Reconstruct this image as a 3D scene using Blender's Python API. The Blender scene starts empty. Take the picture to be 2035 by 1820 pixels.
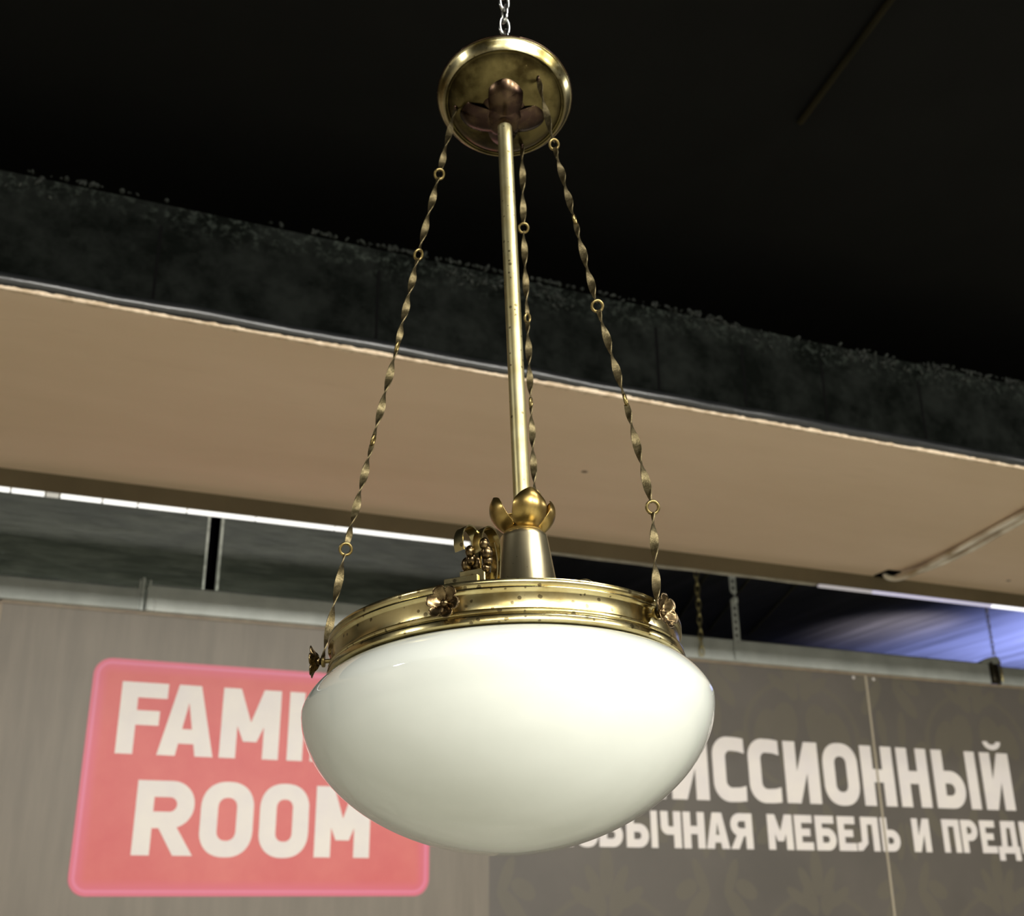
import bpy, bmesh, math, random
from mathutils import Vector, Matrix, Quaternion

random.seed(7)
SC = bpy.context.scene
COL = SC.collection
PI = math.pi

# ------------------------------------------------------------------ camera
W_PX, H_PX, F_PX = 2035.0, 1820.0, 2300.0
PITCH, ROLL = math.radians(21.75), math.radians(-0.54)
EYE = Vector((0, 0, 1.6))
Rv = Vector((1, 0, 0)); Fv = Vector((0, math.cos(PITCH), math.sin(PITCH))); Uv = Rv.cross(Fv)
c_, s_ = math.cos(ROLL), math.sin(ROLL)
Rv, Uv = c_ * Rv + s_ * Uv, -s_ * Rv + c_ * Uv
cam_d = bpy.data.cameras.new('camera')
cam_d.sensor_width = 36.0
cam_d.sensor_fit = 'HORIZONTAL'
cam_d.lens = 36.0 * F_PX / W_PX
cam_d.clip_start = 0.05
cam_d.clip_end = 100
cam_d.dof.use_dof = True
cam_d.dof.focus_distance = 1.08
cam_d.dof.aperture_fstop = 10.0
cam = bpy.data.objects.new('camera', cam_d)
cam.matrix_world = Matrix(((Rv.x, Uv.x, -Fv.x, EYE.x), (Rv.y, Uv.y, -Fv.y, EYE.y), (Rv.z, Uv.z, -Fv.z, EYE.z), (0, 0, 0, 1)))
COL.objects.link(cam)
SC.camera = cam

# ------------------------------------------------------------------ room frame
A = math.radians(23.25)
U = Vector((math.cos(A), math.sin(A), 0))      # along the sign wall
WD = Vector((-math.sin(A), math.cos(A), 0))    # away from the camera
Z = Vector((0, 0, 1))


def Q(s, w, z):
    return U * s + WD * w + Z * z


ROOM = Matrix(((U.x, WD.x, 0, 0), (U.y, WD.y, 0, 0), (0, 0, 1, 0), (0, 0, 0, 1)))


def at(px, py, depth):
    """the point of the place that lies at this depth in front of the lens"""
    return EYE + depth * (Fv + (px - 1017.5) / F_PX * Rv - (py - 910.0) / F_PX * Uv)


# ------------------------------------------------------------------ world, lights, exposure
wd = bpy.data.worlds.new('world')
SC.world = wd
wd.use_nodes = True
wd.node_tree.nodes['Background'].inputs[0].default_value = (0.9, 0.95, 1.0, 1)
wd.node_tree.nodes['Background'].inputs[1].default_value = 0.0
SC.view_settings.view_transform = 'Standard'
SC.view_settings.look = 'None'
SC.view_settings.gamma = 1.0
SC.view_settings.use_curve_mapping = False
SC.view_settings.exposure = 0.0


def area(name, p, target, sx, sy, power, col=(1, 1, 1)):
    d = bpy.data.lights.new(name, 'AREA')
    d.shape = 'RECTANGLE'; d.size = sx; d.size_y = sy; d.energy = power; d.color = col
    o = bpy.data.objects.new(name, d)
    z = (p - target).normalized()
    x = U - z * U.dot(z); x.normalize()
    y = z.cross(x)
    o.matrix_world = Matrix(((x.x, y.x, z.x, p.x), (x.y, y.y, z.y, p.y), (x.z, y.z, z.z, p.z), (0, 0, 0, 1)))
    COL.objects.link(o)
    return o


WARM = (1.0, 0.97, 0.90)
# long rows of ceiling fluorescents in the shop behind the camera
for s in (-2.1, -0.5, 1.0):
    area('ceiling_fluorescent', Q(s, -3.2, 4.05), Q(s, -3.2, 0), 1.45, 1.15, 64, WARM)
area('ceiling_fluorescent', Q(3.65, -2.2, 4.05), Q(3.65, -2.2, 0), 1.35, 1.15, 68, WARM)
for s in (-2.0, 2.0, 5.6):
    area('ceiling_fluorescent', Q(s, -6.2, 4.05), Q(s, -6.2, 0), 1.5, 0.4, 85, WARM)
for s in (-5.0, 7.2):
    area('ceiling_fluorescent', Q(s, 0.6, 4.05), Q(s, 0.6, 0), 1.5, 0.4, 130, WARM)
area('ceiling_fluorescent', Q(1.6, -0.2, 4.05), Q(1.6, -0.2, 0), 1.5, 0.3, 45, WARM)
# spots aimed at the fascia from the shop ceiling
for s in (0.2, 2.8, 5.4):
    area('fascia_spot', Q(s, -4.6, 3.9), Q(s + 0.4, 6.0, 1.7), 0.5, 0.3, 230, WARM)
# added fill lamp hidden behind the rail, brightening the rear boards
area('rear_board_fill', Q(-0.4, 6.25, 3.05), Q(-0.4, 6.9, 3.6), 5.0, 0.05, 30, (0.97, 1.0, 0.93))


def spot(name, p, target, power, cone, col, blend=0.8, rad=0.1):
    d = bpy.data.lights.new(name, 'SPOT')
    d.energy = power; d.color = col; d.spot_size = math.radians(cone); d.spot_blend = blend; d.shadow_soft_size = rad
    o = bpy.data.objects.new(name, d)
    o.rotation_mode = 'QUATERNION'
    o.location = p
    o.rotation_quaternion = (target - p).to_track_quat('-Z', 'Y')
    COL.objects.link(o)


# coloured light in the space beyond the fascia
spot('stock_room_blue', Q(9.9, 8.7, 2.5), Q(9.9, 8.9, 4.2), 1350, 124, (0.34, 0.40, 0.98), 0.9)
spot('stock_room_lilac', Q(7.75, 8.3, 3.1), Q(7.8, 8.7, 4.2), 95, 78, (0.92, 0.82, 0.92), 1.0)


# ------------------------------------------------------------------ materials
def new_mat(name):
    m = bpy.data.materials.new(name)
    m.use_nodes = True
    nt = m.node_tree
    b = nt.nodes['Principled BSDF']
    return m, nt, b


def rgb(r, g, b):
    def f(v):
        v /= 255.0
        return v / 12.92 if v <= 0.04045 else ((v + 0.055) / 1.055) ** 2.4
    return (f(r), f(g), f(b), 1)


def noise(nt, scale, detail=4.0, rough=0.55, vec=None, dim='3D'):
    n = nt.nodes.new('ShaderNodeTexNoise')
    n.noise_dimensions = dim
    n.inputs['Scale'].default_value = scale
    n.inputs['Detail'].default_value = detail
    n.inputs['Roughness'].default_value = rough
    if vec is None:
        tc = nt.nodes.new('ShaderNodeTexCoord'); vec = tc.outputs['Object']
    nt.links.new(vec, n.inputs['Vector'])
    return n.outputs['Fac']


def mapped(nt, scale=(1, 1, 1), loc=(0, 0, 0), rot=(0, 0, 0)):
    tc = nt.nodes.new('ShaderNodeTexCoord')
    mp = nt.nodes.new('ShaderNodeMapping')
    mp.inputs['Scale'].default_value = scale
    mp.inputs['Location'].default_value = loc
    mp.inputs['Rotation'].default_value = rot
    nt.links.new(tc.outputs['Object'], mp.inputs['Vector'])
    return mp.outputs['Vector']


def ramp(nt, fac, stops):
    r = nt.nodes.new('ShaderNodeValToRGB')
    while len(r.color_ramp.elements) < len(stops):
        r.color_ramp.elements.new(0.5)
    for e, (p, c) in zip(r.color_ramp.elements, stops):
        e.position = p
        e.color = c if len(c) == 4 else (*c, 1)
    nt.links.new(fac, r.inputs['Fac'])
    return r.outputs['Color']


def mix(nt, fac, a, b, mode='MIX'):
    m = nt.nodes.new('ShaderNodeMix')
    m.data_type = 'RGBA'
    m.blend_type = mode
    for k, v in ((0, fac), (6, a), (7, b)):
        if hasattr(v, 'is_linked') or hasattr(v, 'links'):
            nt.links.new(v, m.inputs[k])
        else:
            m.inputs[k].default_value = v
    return m.outputs[2]


def math_n(nt, op, a, b=None, c=None):
    m = nt.nodes.new('ShaderNodeMath')
    m.operation = op
    for k, v in enumerate((a, b, c)):
        if v is None:
            continue
        if hasattr(v, 'links'):
            nt.links.new(v, m.inputs[k])
        else:
            m.inputs[k].default_value = v
    return m.outputs[0]


def bump(nt, b, h, strength, dist=0.001):
    n = nt.nodes.new('ShaderNodeBump')
    n.inputs['Strength'].default_value = strength
    n.inputs['Distance'].default_value = dist
    nt.links.new(h, n.inputs['Height'])
    nt.links.new(n.outputs['Normal'], b.inputs['Normal'])


def metal(name, base, dark, rough=0.25, spots=None, scale=30, rvar=0.15, mid=(0.42, 0.62), amount=1.0, spot_scale=140, spot_size=0.16, bmp=0.05):
    m, nt, b = new_mat(name)
    n = noise(nt, scale, 6, 0.6)
    col = ramp(nt, n, [(mid[0], dark), (mid[1], base)])
    if spots:
        v = nt.nodes.new('ShaderNodeTexVoronoi')
        v.inputs['Scale'].default_value = spot_scale
        tc = nt.nodes.new('ShaderNodeTexCoord')
        nt.links.new(tc.outputs['Object'], v.inputs['Vector'])
        sepc = nt.nodes.new('ShaderNodeSeparateColor')
        nt.links.new(v.outputs['Color'], sepc.inputs[0])
        thr = math_n(nt, 'MULTIPLY', math_n(nt, 'SUBTRACT', sepc.outputs[0], 0.5), spot_size * 3.8)
        wob = math_n(nt, 'MULTIPLY', noise(nt, spot_scale * 3, 2, 0.5), 0.16)
        lt = math_n(nt, 'LESS_THAN', math_n(nt, 'ADD', v.outputs['Distance'], wob), math_n(nt, 'ADD', thr, 0.11))
        lt = math_n(nt, 'MULTIPLY', lt, 0.8)
        col = mix(nt, lt, col, spots)
    nt.links.new(col, b.inputs['Base Color'])
    b.inputs['Metallic'].default_value = 1.0
    r = nt.nodes.new('ShaderNodeMapRange')
    r.inputs['To Min'].default_value = rough - rvar * 0.5
    r.inputs['To Max'].default_value = rough + rvar * 0.5
    n3 = noise(nt, scale * 2.3, 4, 0.6)
    nt.links.new(n3, r.inputs['Value'])
    nt.links.new(r.outputs[0], b.inputs['Roughness'])
    if bmp:
        bump(nt, b, noise(nt, scale * 4, 4, 0.6), bmp, 0.0006)
    return m


M = {}
M['band'] = metal('aged_brass', (0.60, 0.52, 0.27, 1), (0.42, 0.325, 0.13, 1), 0.21, (0.10, 0.075, 0.035, 1), 26, 0.12, (0.35, 0.55), spot_scale=170, spot_size=0.2, bmp=0.03)
M['pole'] = metal('satin_brass', (0.66, 0.60, 0.34, 1), (0.55, 0.47, 0.23, 1), 0.40, (0.12, 0.09, 0.04, 1), 24, 0.12, (0.35, 0.6), spot_scale=150, spot_size=0.15)
M['socket'] = metal('brushed_brass', (0.66, 0.58, 0.37, 1), (0.58, 0.49, 0.29, 1), 0.29, (0.2, 0.15, 0.08, 1), 12, 0.08, (0.3, 0.6), spot_scale=200, spot_size=0.06, bmp=0.02)
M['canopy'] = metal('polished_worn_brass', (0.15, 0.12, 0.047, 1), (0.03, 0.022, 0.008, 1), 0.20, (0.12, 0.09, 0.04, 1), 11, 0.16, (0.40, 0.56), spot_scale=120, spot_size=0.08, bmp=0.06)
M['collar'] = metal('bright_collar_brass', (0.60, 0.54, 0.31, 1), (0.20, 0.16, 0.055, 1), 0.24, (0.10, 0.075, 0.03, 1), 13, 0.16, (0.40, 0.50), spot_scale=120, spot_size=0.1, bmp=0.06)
M['petal'] = metal('golden_brass', (0.47, 0.335, 0.115, 1), (0.34, 0.22, 0.07, 1), 0.30, (0.2, 0.1, 0.03, 1), 40, 0.12, (0.3, 0.6), spot_scale=260, spot_size=0.06)
M['petal_dark'] = metal('brown_and_shaded_brass', (0.090, 0.060, 0.034, 1), (0.04, 0.024, 0.018, 1), 0.26, None, 40, 0.12)  # petal brass with the upper flower's shade in its colour; also brown rim, hooks
M['strip'] = metal('hammered_strip_brass', (0.16, 0.13, 0.07, 1), (0.075, 0.06, 0.03, 1), 0.46, None, 160, 0.18, bmp=0.8)
M['ring'] = metal('ring_brass', (0.32, 0.25, 0.105, 1), (0.20, 0.15, 0.06, 1), 0.34, None, 120, 0.12)
M['rosette'] = metal('rosette_brass', (0.20, 0.145, 0.075, 1), (0.085, 0.058, 0.028, 1), 0.27, None, 120, 0.12)
M['steel'] = metal('bright_steel', (0.62, 0.63, 0.62, 1), (0.42, 0.43, 0.42, 1), 0.20, None, 90, 0.1)
M['zinc'] = metal('galvanised_zinc', (0.62, 0.65, 0.615, 1), (0.50, 0.53, 0.50, 1), 0.46, None, 6, 0.12, (0.35, 0.65), bmp=0.02)
for _k in ('zinc',):
    M[_k].node_tree.nodes['Principled BSDF'].inputs['Metallic'].default_value = 0.25
M['brass_chain'] = metal('dull_yellow_chain', (0.72, 0.64, 0.32, 1), (0.50, 0.43, 0.20, 1), 0.36, None, 60, 0.1)

# opal glass
m, nt, b = new_mat('opal_glass')
n = noise(nt, 9, 2, 0.5)
nt.links.new(ramp(nt, n, [(0.3, (0.640, 0.668, 0.622)), (0.7, (0.662, 0.69, 0.648))]), b.inputs['Base Color'])
b.inputs['Roughness'].default_value = 0.05
b.inputs['IOR'].default_value = 1.52
b.inputs['Coat Weight'].default_value = 1.0
b.inputs['Coat IOR'].default_value = 1.6
b.inputs['Coat Roughness'].default_value = 0.02
M['opal'] = m


def plain(name, col, rough=0.6, var=None, scale=8.0, spec=0.5, bmp=0.0, bscale=40, vec=None, detail=5):
    m, nt, b = new_mat(name)
    if var:
        v = mapped(nt, vec) if vec else None
        nt.links.new(ramp(nt, noise(nt, scale, detail, 0.6, v), [(0.35, var), (0.65, col)]), b.inputs['Base Color'])
    else:
        b.inputs['Base Color'].default_value = col
    b.inputs['Roughness'].default_value = rough
    b.inputs['Specular IOR Level'].default_value = spec
    if bmp:
        bump(nt, b, noise(nt, bscale, 5, 0.6), bmp, 0.004)
    return m


M['white'] = plain('white_vinyl_letters', rgb(236, 229, 222), 0.5, rgb(229, 222, 220), 5.0)
M['trim'] = plain('beige_edge_trim', rgb(150, 136, 114), 0.5, rgb(132, 116, 98), 12)
M['seam'] = plain('pale_seam_strip', rgb(168, 158, 138), 0.5)
M['screw'] = plain('white_screw_cap', rgb(215, 210, 205), 0.4)
M['floor'] = plain('pale_shop_floor', (0.49, 0.482, 0.415, 1), 0.4, (0.35, 0.343, 0.285, 1), 1.3)
M['shop_wall'] = plain('shop_wall_paint', (0.34, 0.31, 0.26, 1), 0.7, (0.24, 0.21, 0.18, 1), 0.8)
M['black_ceiling'] = plain('black_painted_ceiling', (0.0105, 0.0105, 0.0098, 1), 0.85, (0.0095, 0.0095, 0.0089, 1), 3.0, spec=0.03)
M['rib'] = plain('dull_ceiling_batten', (0.16, 0.15, 0.09, 1), 0.6, spec=0.3)
M['olive_pipe'] = plain('olive_ceiling_pipe', (0.020, 0.016, 0.007, 1), 0.7, (0.010, 0.009, 0.004, 1), 2.0, spec=0.1)
M['conduit'] = plain('cream_flat_cable', rgb(246, 240, 224), 0.25, rgb(176, 160, 130), 5.5, spec=0.9, detail=1)
M['debris'] = plain('black_mortar_crumbs', (0.016, 0.019, 0.015, 1), 0.65, (0.004, 0.005, 0.004, 1), 60, spec=0.2)
M['hole'] = plain('dark_hole', (0.004, 0.004, 0.004, 1), 0.9, spec=0.0)

# soffit plaster: beige with faint smudges and a few specks
m, nt, b = new_mat('beige_soffit_paint')
n1 = noise(nt, 1.0, 5, 0.6, mapped(nt, (0.7, 2.2, 1)))
base = ramp(nt, n1, [(0.3, rgb(214, 190, 162)), (0.7, rgb(224, 200, 174))])
n2 = noise(nt, 2.4, 6, 0.7, mapped(nt, (0.6, 4.0, 1), (3, 1, 0)))
base = mix(nt, ramp(nt, n2, [(0.60, (0, 0, 0)), (0.80, (0.35, 0.35, 0.35))]), base, rgb(186, 166, 136))
v = nt.nodes.new('ShaderNodeTexVoronoi'); v.inputs['Scale'].default_value = 2.1
nt.links.new(mapped(nt, (1, 1.2, 1)), v.inputs['Vector'])
base = mix(nt, math_n(nt, 'LESS_THAN', v.outputs['Distance'], 0.03), base, rgb(84, 68, 50))
nt.links.new(base, b.inputs['Base Color'])
b.inputs['Roughness'].default_value = 0.62
b.inputs['Specular IOR Level'].default_value = 0.3
M['soffit'] = m

M['lip'] = plain('brown_lip_paint', rgb(112, 101, 78), 0.6, rgb(98, 88, 67), 2.0)
M['lip_edge'] = plain('white_edge_bead', rgb(176, 172, 160), 0.35, rgb(150, 146, 134), 14, vec=(1, 0.1, 0.1))

# black beam face
m, nt, b = new_mat('black_gloss_beam_paint')
n1 = noise(nt, 5, 6, 0.7)
n2 = noise(nt, 60, 3, 0.6)
base = ramp(nt, n1, [(0.40, (0.0018, 0.0024, 0.0018)), (0.62, (0.0085, 0.0098, 0.0085))])
base = mix(nt, ramp(nt, n2, [(0.70, (0, 0, 0)), (0.78, (0.5, 0.5, 0.5))]), base, (0.016, 0.018, 0.016, 1))
tcb = nt.nodes.new('ShaderNodeTexCoord'); spb = nt.nodes.new('ShaderNodeSeparateXYZ'); nt.links.new(tcb.outputs['Object'], spb.inputs[0])
wv = math_n(nt, 'MULTIPLY', noise(nt, 1.6, 3, 0.6), 0.16)
edge = nt.nodes.new('ShaderNodeMapRange'); edge.inputs['From Min'].default_value = 3.66; edge.inputs['From Max'].default_value = 3.76
nt.links.new(math_n(nt, 'ADD', spb.outputs['Z'], wv), edge.inputs['Value'])
rough_n = ramp(nt, noise(nt, 34, 6, 0.75), [(0.50, (0, 0, 0)), (0.66, (1, 1, 1))])
base = mix(nt, math_n(nt, 'MULTIPLY', edge.outputs[0], math_n(nt, 'MULTIPLY', rough_n, 0.9)), base, (0.030, 0.036, 0.030, 1))
nt.links.new(base, b.inputs['Base Color'])
nt.links.new(ramp(nt, n1, [(0.3, (0.55, 0.55, 0.55)), (0.7, (0.38, 0.38, 0.38))]), b.inputs['Roughness'])
b.inputs['Specular IOR Level'].default_value = 0.02
bump(nt, b, noise(nt, 14, 6, 0.65), 0.35, 0.01)
M['beam_black'] = m
M['bead_black'] = plain('black_gloss_corner_bead', (0.014, 0.015, 0.016, 1), 0.3, (0.009, 0.010, 0.010, 1), 6, spec=0.8, bmp=0.2, bscale=30)
# chipped plaster edge
m, nt, b = new_mat('chipped_plaster_edge')
nt.links.new(ramp(nt, noise(nt, 30, 4, 0.6), [(0.4, rgb(190, 168, 140)), (0.6, rgb(226, 206, 180))]), b.inputs['Base Color'])
b.inputs['Roughness'].default_value = 0.8
M['chip'] = m

# greenish black boards behind the fascia: brushed gloss paint
m, nt, b = new_mat('brushed_black_green_paint')
vv = mapped(nt, (1.1, 1, 7))
n1 = noise(nt, 3.0, 8, 0.72, vv)
n2 = noise(nt, 4.0, 5, 0.65)
base = ramp(nt, n1, [(0.40, (0.008, 0.010, 0.005)), (0.60, (0.030, 0.032, 0.022))])
base = mix(nt, ramp(nt, n2, [(0.4, (0, 0, 0)), (0.7, (0.5, 0.5, 0.5))]), base, (0.015, 0.018, 0.011, 1))
n3 = noise(nt, 22, 3, 0.6)
base = mix(nt, ramp(nt, n3, [(0.74, (0, 0, 0)), (0.80, (0.7, 0.7, 0.7))]), base, (0.16, 0.17, 0.16, 1))
nt.links.new(base, b.inputs['Base Color'])
b.inputs['Roughness'].default_value = 0.42
bump(nt, b, n1, 0.5, 0.01)
M['boards'] = m
M['pale_edge'] = plain('pale_board_edge', rgb(170, 170, 158), 0.5, rgb(120, 120, 110), 20)

# ceiling beyond the fascia: dark glossy boards with lengthwise streaks
m, nt, b = new_mat('streaked_dark_ceiling')
vv = mapped(nt, (5.5, 0.35, 1), rot=(0, 0, math.radians(-11)))
n1 = noise(nt, 1.3, 6, 0.6, vv)
nt.links.new(ramp(nt, n1, [(0.3, (0.045, 0.045, 0.042)), (0.7, (0.13, 0.13, 0.125))]), b.inputs['Base Color'])
b.inputs['Roughness'].default_value = 0.5
M['streak'] = m


def damask(nt):
    """faint printed damask: ellipses mirrored about each repeat axis"""
    tc = nt.nodes.new('ShaderNodeTexCoord')
    sp = nt.nodes.new('ShaderNodeSeparateXYZ')
    nt.links.new(tc.outputs['Object'], sp.inputs[0])
    x = math_n(nt, 'SUBTRACT', sp.outputs['X'], 3.12 - 0.70)
    x = math_n(nt, 'MODULO', x, 1.40)
    x = math_n(nt, 'ABSOLUTE', math_n(nt, 'SUBTRACT', x, 0.70))
    zz = sp.outputs['Z']
    # second row is shifted: rows repeat every 1.55 m
    z = math_n(nt, 'SUBTRACT', zz, 1.55)
    z = math_n(nt, 'SUBTRACT', z, math_n(nt, 'MULTIPLY', math_n(nt, 'FLOOR', math_n(nt, 'DIVIDE', math_n(nt, 'ADD', z, 0.45), 1.25)), 1.25))
    cb = nt.nodes.new('ShaderNodeCombineXYZ')
    nt.links.new(x, cb.inputs[0]); nt.links.new(z, cb.inputs[1])
    P = cb.outputs[0]

    def ell(cx, cz, rx, rz, rot):
        mp = nt.nodes.new('ShaderNodeMapping'); mp.vector_type = 'TEXTURE'
        mp.inputs['Location'].default_value = (cx, cz, 0)
        mp.inputs['Rotation'].default_value = (0, 0, math.radians(rot))
        mp.inputs['Scale'].default_value = (rx, rz, 1)
        nt.links.new(P, mp.inputs['Vector'])
        ln = nt.nodes.new('ShaderNodeVectorMath'); ln.operation = 'LENGTH'
        nt.links.new(mp.outputs[0], ln.inputs[0])
        return ln.outputs['Value']

    def soft(d, e=12.0):
        k = math_n(nt, 'MULTIPLY', math_n(nt, 'SUBTRACT', 1.0, d), e)
        cl = nt.nodes.new('ShaderNodeClamp'); nt.links.new(k, cl.inputs[0])
        return cl.outputs[0]
    acc = None

    def add(v):
        nonlocal acc
        acc = v if acc is None else math_n(nt, 'MAXIMUM', acc, v)
    # crown of leaves above the heart
    for e in ((0.0, 0.30, 0.045, 0.13, 0), (0.08, 0.24, 0.035, 0.10, -28), (0.15, 0.16, 0.035, 0.09, -55), (0.06, 0.14, 0.05, 0.09, -20),
              # heart lobes
              (0.13, -0.10, 0.10, 0.15, 12), (0.28, -0.12, 0.07, 0.13, 25), (0.10, -0.36, 0.07, 0.14, -30),
              # side vine
              (0.56, 0.10, 0.05, 0.13, -38), (0.60, 0.26, 0.035, 0.12, 22), (0.50, 0.20, 0.05, 0.08, -60), (0.62, -0.08, 0.035, 0.12, 5), (0.50, -0.22, 0.05, 0.09, 40),
              (0.66, 0.48, 0.03, 0.12, -10), (0.30, 0.52, 0.05, 0.12, 60), (0.14, 0.60, 0.04, 0.1, 20), (0.46, 0.60, 0.04, 0.11, -30)):
        add(soft(ell(*e)))
    # ring round the heart
    d = ell(0.0, -0.16, 0.42, 0.34, 0)
    ringv = math_n(nt, 'ABSOLUTE', math_n(nt, 'SUBTRACT', d, 1.0))
    k = math_n(nt, 'SUBTRACT', 1.0, math_n(nt, 'MULTIPLY', ringv, 14.0))
    cl = nt.nodes.new('ShaderNodeClamp'); nt.links.new(k, cl.inputs[0])
    add(cl.outputs[0])
    return acc, sp


m, nt, b = new_mat('taupe_printed_damask')
acc, sp = damask(nt)
n1 = noise(nt, 1.4, 5, 0.6)
base = ramp(nt, n1, [(0.3, rgb(88, 83, 77)), (0.7, rgb(100, 94, 87))])
lines = noise(nt, 6.0, 3, 0.6, mapped(nt, (2.4, 1, 0.25)))
leftc = ramp(nt, lines, [(0.3, rgb(112, 104, 92)), (0.7, rgb(126, 117, 104))])
isleft = math_n(nt, 'LESS_THAN', sp.outputs['X'], 2.424)
fac = math_n(nt, 'MULTIPLY', acc, math_n(nt, 'SUBTRACT', 0.8, math_n(nt, 'MULTIPLY', noise(nt, 5, 3), 0.5)))
base = mix(nt, fac, base, rgb(104, 98, 83))
base = mix(nt, isleft, base, leftc)
nt.links.new(base, b.inputs['Base Color'])
b.inputs['Roughness'].default_value = 0.48
M['fascia'] = m

# red plate print, lilac glow along its border (object space: x = s, z = height)
m, nt, b = new_mat('red_logo_print')
tc = nt.nodes.new('ShaderNodeTexCoord')
sp = nt.nodes.new('ShaderNodeSeparateXYZ'); nt.links.new(tc.outputs['Object'], sp.inputs[0])
hx, hz, rr = 0.876, 0.552, 0.085
qx = math_n(nt, 'SUBTRACT', math_n(nt, 'ABSOLUTE', sp.outputs['X']), hx - rr)
qz = math_n(nt, 'SUBTRACT', math_n(nt, 'ABSOLUTE', sp.outputs['Z']), hz - rr)
mx = math_n(nt, 'MAXIMUM', qx, 0.0); mz = math_n(nt, 'MAXIMUM', qz, 0.0)
ln = math_n(nt, 'SQRT', math_n(nt, 'ADD', math_n(nt, 'MULTIPLY', mx, mx), math_n(nt, 'MULTIPLY', mz, mz)))
inn = math_n(nt, 'MINIMUM', math_n(nt, 'MAXIMUM', qx, qz), 0.0)
sd = math_n(nt, 'SUBTRACT', math_n(nt, 'ADD', ln, inn), rr)      # 0 at the border, negative inside
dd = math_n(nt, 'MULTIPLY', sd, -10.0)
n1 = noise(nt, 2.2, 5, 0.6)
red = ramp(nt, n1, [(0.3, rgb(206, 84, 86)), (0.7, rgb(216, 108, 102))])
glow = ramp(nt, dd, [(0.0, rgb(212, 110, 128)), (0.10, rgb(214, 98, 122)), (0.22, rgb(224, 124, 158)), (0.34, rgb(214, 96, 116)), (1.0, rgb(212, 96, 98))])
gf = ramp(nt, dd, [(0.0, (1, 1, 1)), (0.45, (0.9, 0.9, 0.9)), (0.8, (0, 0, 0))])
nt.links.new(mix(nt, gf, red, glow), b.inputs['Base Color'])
b.inputs['Roughness'].default_value = 0.45
M['red'] = m


# ------------------------------------------------------------------ object helpers
def link(name, me, mat=None, parent=None):
    o = bpy.data.objects.new(name, me)
    COL.objects.link(o)
    if mat:
        me.materials.append(mat)
    if parent:
        o.parent = parent
        o.matrix_parent_inverse = parent.matrix_world.inverted()
    return o


def mesh_from(bm, name, smooth=False, angle=None):
    bmesh.ops.recalc_face_normals(bm, faces=bm.faces)
    me = bpy.data.meshes.new(name)
    bm.to_mesh(me); bm.free()
    if smooth:
        for p in me.polygons:
            p.use_smooth = True
        if angle:
            me.set_sharp_from_angle(angle=math.radians(angle))
    return me


def tag(o, label=None, cat=None, group=None, kind=None):
    if label: o['label'] = label
    if cat: o['category'] = cat
    if group: o['group'] = group
    if kind: o['kind'] = kind
    return o


def empty(name, loc):
    o = bpy.data.objects.new(name, None)
    o.empty_display_size = 0.05
    o.matrix_world = Matrix.Translation(loc)
    COL.objects.link(o)
    return o


def box_bm(bm, lo, hi):
    """axis-aligned box in room coordinates (s, w, z)"""
    vs = [bm.verts.new((x, y, z)) for x in (lo[0], hi[0]) for y in (lo[1], hi[1]) for z in (lo[2], hi[2])]
    for f in ((0, 1, 3, 2), (4, 6, 7, 5), (0, 4, 5, 1), (2, 3, 7, 6), (0, 2, 6, 4), (1, 5, 7, 3)):
        bm.faces.new([vs[i] for i in f])
    return vs


def room_obj(name, bm, mat, parent=None, origin=(0, 0, 0), smooth=False, angle=None, bevel=0):
    """bm is in room coordinates relative to origin"""
    o = link(name, mesh_from(bm, name, smooth, angle), mat, None)
    o.matrix_world = ROOM @ Matrix.Translation(origin)
    if parent:
        o.parent = parent
        o.matrix_parent_inverse = parent.matrix_world.inverted()
    if bevel:
        md = o.modifiers.new('bevel', 'BEVEL'); md.width = bevel; md.segments = 2; md.limit_method = 'ANGLE'
    return o


def room_box(name, lo, hi, mat, parent=None, kind=None, bevel=0):
    bm = bmesh.new(); box_bm(bm, lo, hi)
    o = room_obj(name, bm, mat, parent, bevel=bevel)
    if kind: o['kind'] = kind
    return o


def frame(axis, ref):
    a = axis.normalized()
    x = ref - a * ref.dot(a)
    x.normalize()
    y = a.cross(x)
    return Matrix(((x.x, y.x, a.x, 0), (x.y, y.y, a.y, 0), (x.z, y.z, a.z, 0), (0, 0, 0, 1)))


def lathe(profile, M4, seg=96, closed=False):
    bm = bmesh.new()
    rows = []
    for r, z in profile:
        if r < 1e-6:
            rows.append([bm.verts.new(M4 @ Vector((0, 0, z)))])
        else:
            rows.append([bm.verts.new(M4 @ Vector((r * math.cos(2 * PI * i / seg), r * math.sin(2 * PI * i / seg), z))) for i in range(seg)])
    pairs = list(zip(rows, rows[1:]))
    if closed:
        pairs.append((rows[-1], rows[0]))
    for a, b_ in pairs:
        for i in range(seg):
            j = (i + 1) % seg
            q = [a[i % len(a)], a[j % len(a)], b_[j % len(b_)], b_[i % len(b_)]]
            u = []
            for v in q:
                if v not in u: u.append(v)
            if len(u) > 2:
                try: bm.faces.new(u)
                except ValueError: pass
    return bm


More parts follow.
